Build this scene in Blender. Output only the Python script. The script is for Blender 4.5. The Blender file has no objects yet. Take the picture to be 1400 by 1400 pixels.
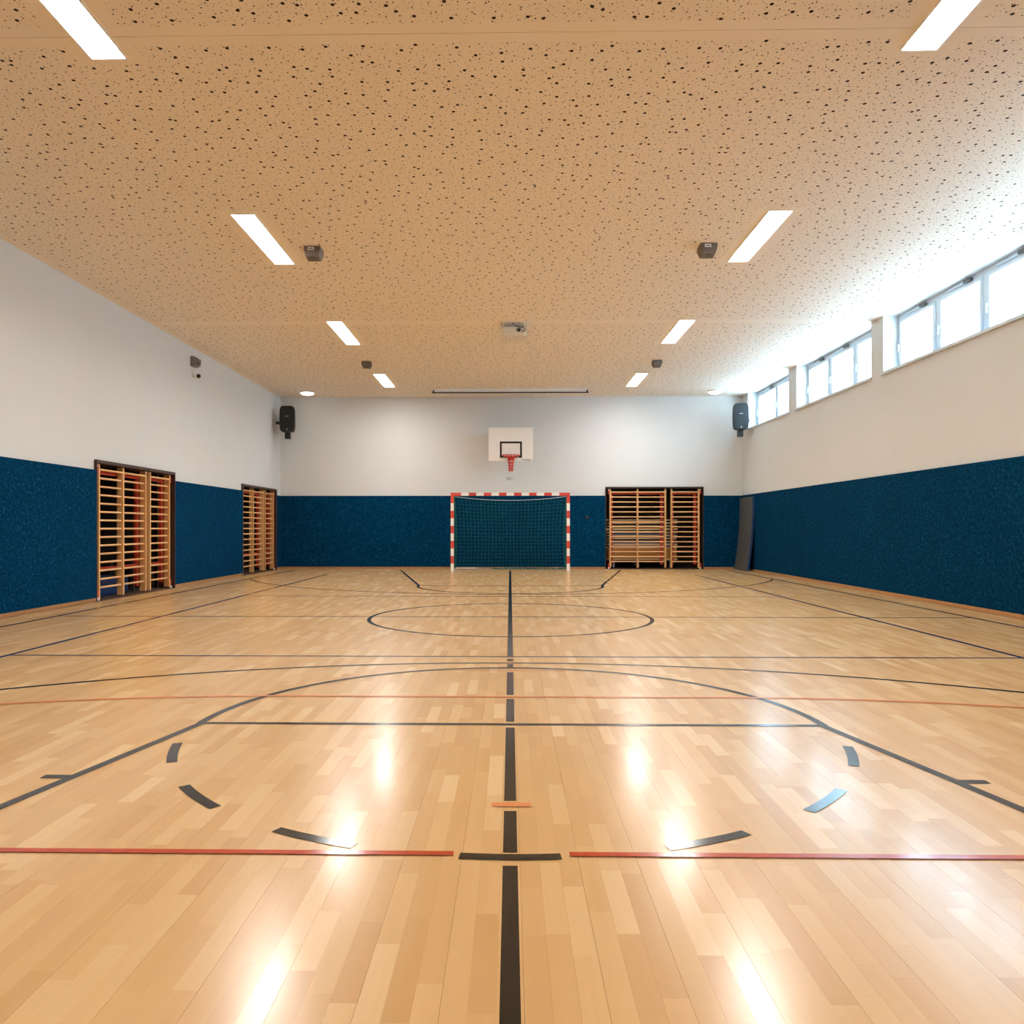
import bpy, math, random
from mathutils import Vector, Matrix

R = math.radians
random.seed(7)
SC = bpy.context.scene
COL = SC.collection

# ------------------------------------------------------------------ camera, sky, exposure
F_PX, CAM_H = 1055.0, 1.14
cd = bpy.data.cameras.new('camera')
cam = bpy.data.objects.new('camera', cd)
COL.objects.link(cam)
cam.location = (0, 0, CAM_H)
cam.rotation_euler = (R(90), 0, R(1.0))
cd.sensor_fit = 'HORIZONTAL'
cd.sensor_width = 36.0
cd.lens = F_PX / 1400 * 36
cd.shift_x = 20.9 / 1400
cd.shift_y = 22.0 / 1400
cd.clip_start = 0.05
SC.camera = cam

SKY_STRENGTH = 18.5
SKY_COLOR = (0.48, 0.77, 1.0, 1)
LAMP_STRENGTH = 57.0
LAMP_COLOR = (1.0, 1.0, 0.98, 1)
SC.cycles.max_bounces = 8
SC.cycles.caustics_reflective = False
SC.cycles.caustics_refractive = False
w = bpy.data.worlds.new('overcast_sky')
SC.world = w
w.use_nodes = True
bg = w.node_tree.nodes['Background']
bg.inputs[0].default_value = SKY_COLOR
bg.inputs[1].default_value = SKY_STRENGTH

SC.view_settings.view_transform = 'Standard'
SC.view_settings.look = 'None'
SC.view_settings.exposure = 0.42
SC.view_settings.gamma = 1.0
SC.view_settings.use_curve_mapping = False

# ------------------------------------------------------------------ materials
def lin(r, g, b):
    def f(c):
        c /= 255.0
        return c / 12.92 if c <= 0.04045 else ((c + 0.055) / 1.055) ** 2.4
    return (f(r), f(g), f(b), 1.0)

class NT:
    def __init__(self, name):
        self.m = bpy.data.materials.new(name)
        self.m.use_nodes = True
        self.t = self.m.node_tree
        self.p = self.t.nodes['Principled BSDF']
        self.out = self.t.nodes['Material Output']
    def n(self, typ, **kw):
        nd = self.t.nodes.new(typ)
        for k, v in kw.items():
            setattr(nd, k, v)
        return nd
    def l(self, a, b):
        self.t.links.new(a, b)
    def val(self, nd, name, v):
        nd.inputs[name].default_value = v
    def math(self, op, a, b=None, c=None):
        nd = self.n('ShaderNodeMath', operation=op)
        for i, x in enumerate((a, b, c)):
            if x is None:
                continue
            if isinstance(x, (int, float)):
                nd.inputs[i].default_value = x
            else:
                self.l(x, nd.inputs[i])
        return nd.outputs[0]
    def mix(self, fac, a, b, blend='MIX'):
        nd = self.n('ShaderNodeMix', data_type='RGBA', blend_type=blend)
        for i, x in ((0, fac), (6, a), (7, b)):
            if isinstance(x, (int, float)):
                nd.inputs[i].default_value = x
            elif isinstance(x, tuple):
                nd.inputs[i].default_value = x
            else:
                self.l(x, nd.inputs[i])
        return nd.outputs[2]
    def noise(self, vec, scale, detail=3, rough=0.5):
        nd = self.n('ShaderNodeTexNoise')
        nd.inputs['Scale'].default_value = scale
        nd.inputs['Detail'].default_value = detail
        nd.inputs['Roughness'].default_value = rough
        if vec is not None:
            self.l(vec, nd.inputs['Vector'])
        return nd.outputs[0]
    def bump(self, h, strength, dist=0.001):
        b = self.n('ShaderNodeBump')
        b.inputs['Strength'].default_value = strength
        b.inputs['Distance'].default_value = dist
        self.l(h, b.inputs['Height'])
        self.l(b.outputs[0], self.p.inputs['Normal'])

def simple(name, rgb, rough=0.5, metal=0.0, spec=0.5, var=0.06, scale=8.0):
    k = NT(name)
    g = k.n('ShaderNodeNewGeometry')
    nz = k.noise(g.outputs['Position'], scale, 4)
    c = lin(*rgb)
    d = tuple(x * (1 - 2 * var) for x in c[:3]) + (1,)
    k.l(k.mix(nz, d, tuple(min(1, x * (1 + var)) for x in c[:3]) + (1,)), k.p.inputs['Base Color'])
    k.p.inputs['Roughness'].default_value = rough
    k.p.inputs['Metallic'].default_value = metal
    k.p.inputs['Specular IOR Level'].default_value = spec
    return k.m

def emissive(name, color, strength):
    k = NT(name)
    k.p.inputs['Base Color'].default_value = (0.8, 0.8, 0.8, 1)
    k.p.inputs['Emission Color'].default_value = color
    k.p.inputs['Emission Strength'].default_value = strength
    return k.m

def floor_mat(name, island):
    k = NT(name)
    g = k.n('ShaderNodeNewGeometry')
    if island:
        rnd = g.outputs['Random Per Island']
    else:
        rnd = k.n('ShaderNodeObjectInfo').outputs['Random']
    ramp = k.n('ShaderNodeValToRGB')
    e = ramp.color_ramp.elements
    e[0].position, e[0].color = 0.0, lin(203, 154, 95)
    e[1].position, e[1].color = 1.0, lin(236, 198, 146)
    for p, c in ((0.15, (210, 163, 103)), (0.5, (216, 170, 110)), (0.82, (223, 180, 122))):
        x = e.new(p)
        x.color = lin(*c)
    k.l(rnd, ramp.inputs[0])
    # grain stretched along the strips, shifted per strip
    mp = k.n('ShaderNodeVectorMath', operation='MULTIPLY')
    mp.inputs[1].default_value = (60, 3.2, 1)
    k.l(g.outputs['Position'], mp.inputs[0])
    off = k.n('ShaderNodeCombineXYZ')
    k.l(k.math('MULTIPLY', rnd, 371.0), off.inputs[1])
    k.l(k.math('MULTIPLY', rnd, 97.0), off.inputs[0])
    ad = k.n('ShaderNodeVectorMath', operation='ADD')
    k.l(mp.outputs[0], ad.inputs[0])
    k.l(off.outputs[0], ad.inputs[1])
    gr = k.noise(ad.outputs[0], 1.0, 5, 0.65)
    gr2 = k.noise(ad.outputs[0], 0.25, 3, 0.5)
    c1 = k.mix(k.math('MULTIPLY', gr, 0.32), ramp.outputs[0], lin(176, 124, 72))
    c2 = k.mix(k.math('MULTIPLY', gr2, 0.35), c1, lin(236, 200, 152))
    k.l(c2, k.p.inputs['Base Color'])
    sc = k.noise(g.outputs['Position'], 1.3, 5, 0.6)
    sc2 = k.noise(g.outputs['Position'], 23.0, 4, 0.6)
    rr = k.math('ADD', k.math('MULTIPLY', sc, 0.04), k.math('MULTIPLY_ADD', sc2, 0.02, 0.205))
    k.l(rr, k.p.inputs['Roughness'])
    k.p.inputs['Specular IOR Level'].default_value = 0.5
    k.p.inputs['Coat Weight'].default_value = 0.10
    k.p.inputs['Coat Roughness'].default_value = 0.11
    bn = k.noise(g.outputs['Position'], 26.0, 2, 0.5)
    k.bump(bn, 1.0, 0.00022)
    return k.m

def carpet_mat():
    k = NT('blue_carpet')
    g = k.n('ShaderNodeNewGeometry')
    n1 = k.noise(g.outputs['Position'], 62.0, 3, 0.65)
    n2 = k.noise(g.outputs['Position'], 22.0, 4, 0.7)
    n3 = k.noise(g.outputs['Position'], 1.2, 3, 0.5)
    ramp = k.n('ShaderNodeValToRGB')
    e = ramp.color_ramp.elements
    e[0].position, e[0].color = 0.40, lin(0, 38, 64)
    e[1].position, e[1].color = 0.66, lin(46, 110, 142)
    x = e.new(0.55)
    x.color = lin(2, 58, 90)
    k.l(k.math('ADD', k.math('MULTIPLY', n1, 0.6), k.math('MULTIPLY', n2, 0.4)), ramp.inputs[0])
    c = k.mix(k.math('MULTIPLY', n3, 0.4), ramp.outputs[0], lin(0, 34, 60))
    k.l(c, k.p.inputs['Base Color'])
    k.p.inputs['Roughness'].default_value = 0.95
    k.p.inputs['Specular IOR Level'].default_value = 0.03
    k.bump(n1, 0.6, 0.004)
    return k.m

def perforated_mat():
    k = NT('perforated_gypsum')
    g = k.n('ShaderNodeNewGeometry')
    base = lin(*CEIL_RGB)
    nz = k.noise(g.outputs['Position'], 1.5, 3)
    col = k.mix(nz, base, tuple(x * 0.95 for x in base[:3]) + (1,))
    for scale, rad, seed in ((5.3, 0.0150, 0.0), (10.5, 0.0066, 31.3), (19.0, 0.0038, 77.7)):
        ad = k.n('ShaderNodeVectorMath', operation='ADD')
        ad.inputs[1].default_value = (seed, seed * 1.7, 0)
        k.l(g.outputs['Position'], ad.inputs[0])
        v = k.n('ShaderNodeTexVoronoi', voronoi_dimensions='2D', feature='F1')
        v.inputs['Scale'].default_value = scale
        v.inputs['Randomness'].default_value = 0.88
        k.l(ad.outputs[0], v.inputs['Vector'])
        f = k.math('LESS_THAN', v.outputs['Distance'], rad * scale)
        col = k.mix(f, col, lin(44, 30, 22))
    k.l(col, k.p.inputs['Base Color'])
    k.p.inputs['Roughness'].default_value = 0.9
    k.p.inputs['Specular IOR Level'].default_value = 0.2
    return k.m

def wood_mat(name, a, b, rough=0.4):
    k = NT(name)
    g = k.n('ShaderNodeNewGeometry')
    rnd = k.n('ShaderNodeObjectInfo').outputs['Random']
    n1 = k.noise(g.outputs['Position'], 14.0, 4, 0.6)
    f = k.math('ADD', k.math('MULTIPLY', n1, 0.55), k.math('MULTIPLY', rnd, 0.45))
    k.l(k.mix(f, lin(*a), lin(*b)), k.p.inputs['Base Color'])
    k.p.inputs['Roughness'].default_value = rough
    return k.m

def glass_mat():
    k = NT('window_glass')
    tr = k.n('ShaderNodeBsdfTransparent')
    gl = k.n('ShaderNodeBsdfGlossy')
    gl.inputs['Roughness'].default_value = 0.03
    lw = k.n('ShaderNodeLayerWeight')
    fr = k.math('MULTIPLY_ADD', k.math('POWER', lw.outputs['Facing'], 5.0), 0.9, 0.04)
    mx = k.n('ShaderNodeMixShader')
    k.l(fr, mx.inputs[0])
    k.l(tr.outputs[0], mx.inputs[1])
    k.l(gl.outputs[0], mx.inputs[2])
    k.l(mx.outputs[0], k.out.inputs[0])
    return k.m

CEIL_RGB = (239, 227, 212)
M = {
    'floor_piece': floor_mat('oiled_wood_strip', False),
    'floor_field': floor_mat('oiled_wood_strips', True),
    'subfloor': simple('dark_subfloor', (88, 62, 40), 0.8),
    'white_wall': simple('white_wall_paint', (212, 210, 207), 0.85, spec=0.2, var=0.015, scale=1.2),
    'carpet': carpet_mat(),
    'ceil': perforated_mat(),
    'ceil_plain': simple('plain_gypsum', CEIL_RGB, 0.9, spec=0.2, var=0.02, scale=1.5),
    'sky_block': simple('unseen_sky_block', (120, 116, 110), 0.9),
    'baseboard': wood_mat('baseboard_wood', (160, 108, 62), (190, 140, 90), 0.5),
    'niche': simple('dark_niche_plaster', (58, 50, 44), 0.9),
    'brown_steel': simple('dark_brown_steel', (62, 38, 28), 0.5),
    'beech': wood_mat('beech_wood', (214, 160, 104), (238, 196, 144), 0.35),
    'stile_wood': wood_mat('shade_darkened_beech', (200, 144, 88), (224, 176, 120), 0.4),  # beech darkened to put the shade of the stile sides into its colour
    'red_steel': simple('red_painted_steel', (186, 58, 34), 0.45),
    'red_paint': simple('red_stripe_paint', (206, 62, 44), 0.4),
    'white_paint': simple('white_metal_paint', (236, 232, 226), 0.4, var=0.02),
    'white_plastic': simple('white_plastic', (238, 236, 232), 0.4, var=0.02),
    'green_net': simple('green_net_cord', (22, 100, 84), 0.8),
    'white_cord': simple('white_cord', (210, 216, 208), 0.8),
    'black_line': simple('black_court_paint', (22, 22, 24), 0.16, var=0.1, scale=20),
    'blue_line': simple('blue_court_paint', (30, 40, 92), 0.16, var=0.1, scale=20),
    'orange_line': simple('worn_orange_paint', (226, 138, 84), 0.16, var=0.08, scale=9),
    'pale_orange': simple('faded_orange_paint', (222, 158, 108), 0.16, var=0.08, scale=9),
    'red_line': simple('red_court_paint', (188, 62, 28), 0.16, var=0.08, scale=20),
    'black': simple('black_plastic', (14, 14, 15), 0.42),
    'black_grille': simple('black_steel_grille', (10, 11, 12), 0.5, var=0.2, scale=200),
    'grey_box': simple('grey_brown_plastic', (104, 92, 84), 0.5),
    'grey_dark': simple('dark_grey_plastic', (70, 66, 64), 0.5),
    'silver': simple('brushed_steel', (190, 190, 190), 0.35, metal=0.9),
    'mat_grey': simple('grey_mat_vinyl', (74, 74, 73), 0.6, var=0.08),
    'mat_blue': simple('blue_mat_vinyl', (22, 62, 112), 0.5),
    'board_beige': wood_mat('pale_plywood', (206, 168, 116), (226, 192, 142), 0.5),
    'board_brown': wood_mat('golden_brown_wood', (176, 118, 56), (196, 138, 72), 0.45),
    'trolley_grey': simple('grey_trolley_steel', (128, 126, 122), 0.5),
    'glass': glass_mat(),
    'frame_backlit': simple('shade_tinted_window_frame', (208, 216, 224), 0.45, var=0.02),  # white frames tinted grey-blue, their backlit shade put into the colour
    'backboard': simple('white_backboard', (236, 230, 222), 0.4, var=0.02),
    'teal_ink': simple('teal_grey_ink', (96, 116, 112), 0.7),
    'lamp_on': emissive('lit_diffuser', LAMP_COLOR, LAMP_STRENGTH),
    'lamp_soft': emissive('lit_glass_dome', LAMP_COLOR, 7.0),
    'blue_ball': simple('pale_blue_ball', (120, 168, 196), 0.4),
    'yellow_ball': simple('yellow_ball', (206, 170, 70), 0.4),
    'screen_white': simple('white_screen_casing', (228, 226, 222), 0.4, var=0.02),
}

# ------------------------------------------------------------------ mesh helpers
class MB:
    def __init__(self):
        self.v, self.f, self.mi, self.sm = [], [], [], []
    def _add(self, vs, fs, mi=0, smooth=False):
        b = len(self.v)
        self.v += [tuple(p) for p in vs]
        for f in fs:
            self.f.append(tuple(b + i for i in f))
            self.mi.append(mi)
            self.sm.append(smooth)
        return self
    def box(self, x0, x1, y0, y1, z0, z1, mi=0):
        vs = [(x0, y0, z0), (x1, y0, z0), (x1, y1, z0), (x0, y1, z0),
              (x0, y0, z1), (x1, y0, z1), (x1, y1, z1), (x0, y1, z1)]
        fs = [(0, 3, 2, 1), (4, 5, 6, 7), (0, 1, 5, 4), (1, 2, 6, 5), (2, 3, 7, 6), (3, 0, 4, 7)]
        return self._add(vs, fs, mi)
    def tube(self, pts, r, n=8, mi=0, closed=False, cap=True, smooth=True):
        pts = [Vector(p) for p in pts]
        m = len(pts)
        rr = r if isinstance(r, (list, tuple)) else [r] * m
        vs = []
        for i, p in enumerate(pts):
            if closed:
                d = pts[(i + 1) % m] - pts[i - 1]
            else:
                d = pts[min(i + 1, m - 1)] - pts[max(i - 1, 0)]
            d.normalize()
            up = Vector((0, 0, 1)) if abs(d.z) < 0.9 else Vector((1, 0, 0))
            a = d.cross(up).normalized()
            b = d.cross(a).normalized()
            for k in range(n):
                t = 2 * math.pi * k / n
                vs.append(p + a * (rr[i] * math.cos(t)) + b * (rr[i] * math.sin(t)))
        fs = []
        for i in range(m if closed else m - 1):
            j = (i + 1) % m
            for k in range(n):
                q = (k + 1) % n
                fs.append((i * n + k, j * n + k, j * n + q, i * n + q))
        self._add(vs, fs, mi, smooth)
        if cap and not closed:
            self._add(vs[:n], [tuple(range(n))], mi)
            self._add(vs[-n:], [tuple(reversed(range(n)))], mi)
        return self
    def prism(self, poly, axis, a, b, mi=0, smooth=False):
        """polygon (2d list) extruded along axis from a to b. axis 'x': poly=(y,z); 'y': (x,z); 'z': (x,y)"""
        def P(u, v, t):
            return {'x': (t, u, v), 'y': (u, t, v), 'z': (u, v, t)}[axis]
        n = len(poly)
        vs = [P(u, v, a) for u, v in poly] + [P(u, v, b) for u, v in poly]
        self._add(vs, [(i, (i + 1) % n, n + (i + 1) % n, n + i) for i in range(n)], mi, smooth)
        self._add(vs, [tuple(reversed(range(n))), tuple(range(n, 2 * n))], mi)
        return self
    def lathe(self, prof, c=(0, 0, 0), n=24, mi=0, axis='z'):
        vs, fs = [], []
        for r, z in prof:
            for k in range(n):
                t = 2 * math.pi * k / n
                x, y = r * math.cos(t), r * math.sin(t)
                if axis == 'z':
                    vs.append((c[0] + x, c[1] + y, c[2] + z))
                elif axis == 'y':
                    vs.append((c[0] + x, c[1] + z, c[2] + y))
                else:
                    vs.append((c[0] + z, c[1] + x, c[2] + y))
        for i in range(len(prof) - 1):
            for k in range(n):
                q = (k + 1) % n
                fs.append((i * n + k, i * n + q, (i + 1) * n + q, (i + 1) * n + k))
        return self._add(vs, fs, mi, True)
    def mesh(self, name, mats):
        me = bpy.data.meshes.new(name)
        me.from_pydata(self.v, [], self.f)
        for m in (mats if isinstance(mats, (list, tuple)) else [mats]):
            me.materials.append(M[m])
        me.polygons.foreach_set('material_index', self.mi)
        me.polygons.foreach_set('use_smooth', self.sm)
        me.update()
        import bmesh
        bm = bmesh.new()
        bm.from_mesh(me)
        bmesh.ops.recalc_face_normals(bm, faces=bm.faces)
        bm.to_mesh(me)
        bm.free()
        return me
    def build(self, name, mats, parent=None, loc=None):
        o = bpy.data.objects.new(name, self.mesh(name, mats))
        COL.objects.link(o)
        if parent is not None:
            o.parent = parent
        if loc is not None:
            o.location = loc
        return o

def link(name, me, parent=None, loc=(0, 0, 0), rot=(0, 0, 0), scale=(1, 1, 1)):
    o = bpy.data.objects.new(name, me)
    COL.objects.link(o)
    o.parent = parent
    o.location, o.rotation_euler, o.scale = loc, rot, scale
    return o

def thing(name, label, cat, loc=(0, 0, 0), rotz=0.0, group=None):
    o = bpy.data.objects.new(name, None)
    COL.objects.link(o)
    o.location = loc
    o.rotation_euler = (0, 0, rotz)
    o.empty_display_size = 0.1
    return tag(o, label, cat, group)

def tag(o, label=None, cat=None, group=None, kind=None):
    if label: o['label'] = label
    if cat: o['category'] = cat
    if group: o['group'] = group
    if kind: o['kind'] = kind
    return o

def struct(o, label=None, cat=None):
    return tag(o, label, cat, kind='structure')

def bevel(o, width=0.01, seg=2):
    m = o.modifiers.new('edge', 'BEVEL')
    m.width, m.segments, m.limit_method = width, seg, 'ANGLE'
    return o

def grid_cells(us, vs, holes):
    us, vs = sorted(set(us)), sorted(set(vs))
    out = []
    for i in range(len(us) - 1):
        for j in range(len(vs) - 1):
            cu, cv = (us[i] + us[i + 1]) / 2, (vs[j] + vs[j + 1]) / 2
            if any(h[0] < cu < h[1] and h[2] < cv < h[3] for h in holes):
                continue
            out.append((us[i], us[i + 1], vs[j], vs[j + 1]))
    return out

def text_mesh(name, body, size, mat, italic=0.0, align='CENTER'):
    cu = bpy.data.curves.new(name, 'FONT')
    cu.body, cu.size, cu.shear, cu.align_x, cu.align_y = body, size, italic, align, 'CENTER'
    cu.extrude = 0.0015
    t = bpy.data.objects.new(name, cu)
    COL.objects.link(t)
    bpy.context.view_layer.update()
    me = bpy.data.meshes.new_from_object(t.evaluated_get(bpy.context.evaluated_depsgraph_get()))
    bpy.data.objects.remove(t)
    bpy.data.curves.remove(cu)
    me.materials.clear()
    me.materials.append(M[mat])
    return me

# ------------------------------------------------------------------ room dimensions
XW = 6.45          # white wall plane
XD = 6.41          # face of the blue carpet cladding
YB = 21.56         # back wall plane
YD = 21.52
YN = -1.85         # wall behind the camera
ZC = 4.813         # ceiling
DADO0, DADO1 = 0.06, 2.043
L_OPEN = [(11.85, 14.66), (18.40, 21.10)]
L_OPEN_Z = 2.205
B_OPEN = (2.65, 5.37)
B_OPEN_Z = 2.29
NICHE_D = 1.3
WINS = [(9.80, 13.46, 3), (13.90, 17.50, 3), (18.0, 21.04, 2), (5.70, 9.36, 3)]
SILL_Z = 3.80
PANE_X = 6.72
LAMP_X = 3.135
LAMP_Y = [(-0.42, 1.28), (4.28, 5.98), (8.98, 10.68), (13.68, 15.38), (18.38, 20.05)]
LAMP_HW = 0.135

# ------------------------------------------------------------------ floor
fl = MB().box(-XW, XW, YN, YB, -0.20, -0.018).build('floor', 'subfloor')
struct(fl, 'glossy light wood strip sports floor with court lines', 'floor')

cam_fwd = Vector((-math.sin(R(1.0)), math.cos(R(1.0))))
def px_of(x, y, z=0.0):
    d = x * cam_fwd.x + y * cam_fwd.y
    s = x * cam_fwd.y - y * cam_fwd.x
    if d < 0.05:
        return None
    return (679.1 + F_PX * s / d, 722 + F_PX * (CAM_H - z) / d)

STRIP_W = 0.0668
planks = []
nstrip = int(2 * XD / STRIP_W)
x0 = -nstrip * STRIP_W / 2
for i in range(nstrip):
    y = YN - random.uniform(0, 0.4)
    while y < YD:
        ln = random.choice((0.30, 0.36, 0.40, 0.44, 0.48, 0.52, 0.60)) * random.uniform(0.94, 1.06)
        a, b = max(y, YN), min(y + ln, YD)
        if b - a > 0.04 and a > 8.5:
            planks.append((x0 + i * STRIP_W, x0 + (i + 1) * STRIP_W, a, b))
        elif b - a > 0.04:
            g0 = 0.0004 if i % 3 == 0 else 0.00012
            g1 = 0.0004 if i % 3 == 2 else 0.00012
            planks.append((x0 + i * STRIP_W + g0, x0 + (i + 1) * STRIP_W - g1, a + 0.00015, b - 0.00015))
        y += ln
def seen_area(p):
    cs = [px_of(x, y) for x, y in ((p[0], p[2]), (p[1], p[2]), (p[1], p[3]), (p[0], p[3]))]
    if any(c is None for c in cs):
        return 0
    cx = sum(c[0] for c in cs) / 4
    if not (-20 < cx < 1420) or min(c[1] for c in cs) > 1395:
        return 0
    cs = [(min(max(c[0], 0), 1400), min(c[1], 1400)) for c in cs]
    return abs(sum(cs[k][0] * cs[(k + 1) % 4][1] - cs[(k + 1) % 4][0] * cs[k][1] for k in range(4))) / 2
planks.sort(key=seen_area, reverse=True)
unit = MB()
unit._add([(-.5, -.5, -1), (.5, -.5, -1), (.5, .5, -1), (-.5, .5, -1), (-.5, -.5, 0), (.5, -.5, 0), (.5, .5, 0), (-.5, .5, 0)],
          [(0, 3, 2, 1), (4, 5, 6, 7), (0, 1, 5, 4), (1, 2, 6, 5), (2, 3, 7, 6), (3, 0, 4, 7)])
plank_me = unit.mesh('plank', 'floor_piece')
for p in planks[:300]:
    link('plank', plank_me, fl, ((p[0] + p[1]) / 2, (p[2] + p[3]) / 2, 0), (0, 0, 0), (p[1] - p[0], p[3] - p[2], 0.017))
rest = MB()
for p in planks[300:]:
    rest._add([(p[0], p[2], -.017), (p[1], p[2], -.017), (p[1], p[3], -.017), (p[0], p[3], -.017),
               (p[0], p[2], 0), (p[1], p[2], 0), (p[1], p[3], 0), (p[0], p[3], 0)],
              [(0, 3, 2, 1), (4, 5, 6, 7), (0, 1, 5, 4), (1, 2, 6, 5), (2, 3, 7, 6), (3, 0, 4, 7)])
tag(rest.build('plank_field', 'floor_field', fl), kind='stuff')

# ---- court lines (painted, 5 cm)
ZL = [0.0006]
def line_strip(name, pts, width, mat, label=None, closed=False):
    ZL[0] += 0.00006
    mb = MB()
    pts = [Vector((p[0], p[1], 0)) for p in pts]
    m = len(pts)
    vs = []
    for i, p in enumerate(pts):
        if closed:
            d = pts[(i + 1) % m] - pts[i - 1]
        else:
            d = pts[min(i + 1, m - 1)] - pts[max(i - 1, 0)]
        d.normalize()
        nrm = Vector((-d.y, d.x, 0)) * width / 2
        vs += [(p.x + nrm.x, p.y + nrm.y, ZL[0]), (p.x - nrm.x, p.y - nrm.y, ZL[0])]
    k = m if closed else m - 1
    mb._add(vs, [(2 * i, 2 * i + 1, 2 * ((i + 1) % m) + 1, 2 * ((i + 1) % m)) for i in range(k)])
    o = mb.build(name, mat, fl)
    if label:
        o['label'] = label
    return o
def arc(cx, cy, r, a0, a1, n=48):
    return [(cx + r * math.sin(R(a0 + (a1 - a0) * i / n)), cy + r * math.cos(R(a0 + (a1 - a0) * i / n))) for i in range(n + 1)]

Y_MID = 9.86
FT_N, FT_F = 4.48, 15.22
END_N, END_F = -1.32, 21.02
SIDE_X = 5.87
for a, b in ((20.62, 6.835), (6.72, 6.61), (6.47, 6.33), (6.10, 5.267), (5.148, 4.54), (4.41, 3.225), (3.108, 2.709), (2.604, -1.3)):
    line_strip('center_line', [(0, a), (0, b)], 0.05, 'black_line', 'black line down the middle of the floor')
line_strip('halfway_line', [(-SIDE_X, Y_MID + .04), (SIDE_X, Y_MID + .04)], 0.04, 'black_line', 'thin black halfway line')
line_strip('center_circle', arc(0, Y_MID, 1.78, 0, 360, 96)[:-1], 0.05, 'black_line', 'black center circle', True)
for s in (-1, 1):
    line_strip('side_line', [(s * SIDE_X, END_N), (s * SIDE_X, END_F - .1)], 0.05, 'black_line', 'black side line near the wall')
    line_strip('volleyball_side_line', [(s * 4.5, 0.86), (s * 4.5, 18.9)], 0.05, 'blue_line', 'dark blue side line')
for y in (Y_MID - 3.02, Y_MID + 3.0):
    line_strip('attack_line', [(-4.5, y), (4.5, y)], 0.04, 'blue_line', 'dark blue line across the court')
for cy, ft, sgn in ((0.27, FT_N, 1), (19.50, FT_F, -1)):
    amax = math.degrees(math.asin(SIDE_X / 6.25))
    pts = [(x, cy + sgn * (y - cy)) for x, y in arc(0, cy, 6.25, -amax, amax, 72)]
    line_strip('three_point_arc', pts, 0.045, 'black_line', 'wide black arc')
    line_strip('free_throw_line', [(-1.80, ft), (1.80, ft)], 0.045, 'black_line', 'black free throw line')
    pts = [(x, ft + sgn * (y - ft)) for x, y in arc(0, ft, 1.81, -90, 90, 48)]
    line_strip('free_throw_arc', pts, 0.05, 'black_line', 'black half circle at the free throw line')
    end = ft - sgn * 5.8
    for s in (-1, 1):
        line_strip('key_line', [(s * 1.80, ft), (s * 2.98, end + sgn * .1)], 0.05, 'black_line', 'slanted black lane line')
        dists = (0.98,) if sgn > 0 else (3.15,)
        for dd in dists:
            yy = ft - sgn * dd
            xx = 1.80 + dd * 1.2 / 5.8
            line_strip('lane_mark', [(s * (xx - 0.01), yy), (s * (xx + 0.14), yy)], 0.05, 'black_line')
    for c in (-70.9, -47.2, -23.6, 0, 23.6, 47.2, 70.9):
        if sgn > 0:
            pts = [(x, ft - (y - ft)) for x, y in arc(0, ft, 1.81, c - 5.6, c + 5.6, 8)]
            line_strip('dash', pts, 0.05, 'black_line')
# handball lines around the near goal (orange, worn)
GL = -0.79
pts = [(-1.5 + 6 * math.sin(R(a)), GL + 6 * math.cos(R(a))) for a in range(-60, 1, 4)]
pts += [(1.5 + 6 * math.sin(R(a)), GL + 6 * math.cos(R(a))) for a in range(0, 61, 4)]
line_strip('goal_area_line', pts, 0.04, 'orange_line', 'thin orange goal area line')
line_strip('seven_metre_mark', [(-.44, GL + 6.97), (.44, GL + 6.97)], 0.035, 'pale_orange', 'faded short orange mark')
line_strip('keeper_mark', [(-.076, GL + 3.965), (.086, GL + 3.965)], 0.045, 'orange_line', 'short orange mark across the center line')
x = -4.2
while x < 4.2:
    line_strip('free_throw_dash', [(x, GL + 9.0), (x + 0.15 * 2, GL + 9.0)], 0.035, 'pale_orange')
    x += 0.6
for a, b in ((-XD + .1, -0.198), (0.207, XD - .1)):
    line_strip('cross_line', [(a, 2.695), (b, 2.695)], 0.034, 'red_line', 'red line across the near floor')

# ------------------------------------------------------------------ walls
def wall_boxes(us, vs, holes, place):
    mb = MB()
    for c in grid_cells(us, vs, holes):
        place(mb, c)
    return mb

# left wall
holes = [(a, b, -1, L_OPEN_Z) for a, b in L_OPEN]
us = [YN, YB + .35] + [t for ab in L_OPEN for t in ab]
mb = wall_boxes(us, [-.2, 0, L_OPEN_Z, ZC + .15], holes, lambda m, c: m.box(-XW - .3, -XW, c[0], c[1], c[2], c[3]))
wl = struct(mb.build('wall_left', 'white_wall'), 'white left wall with blue carpet lower part', 'wall')
for a, b in ((YN, L_OPEN[0][0]), (L_OPEN[0][1], L_OPEN[1][0]), (L_OPEN[1][1], YB)):
    o = MB().box(-XW, -XD, a, b, DADO0, DADO1).build('wall_carpet', 'carpet', wl)
    o['label'] = 'dark blue carpet wall cladding'
    o = MB().box(-XW, -XD - 0.004, a, b, 0, DADO0 - .004).build('baseboard_left', 'baseboard')
    struct(o, 'low wooden baseboard along the left wall', 'baseboard')
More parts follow.
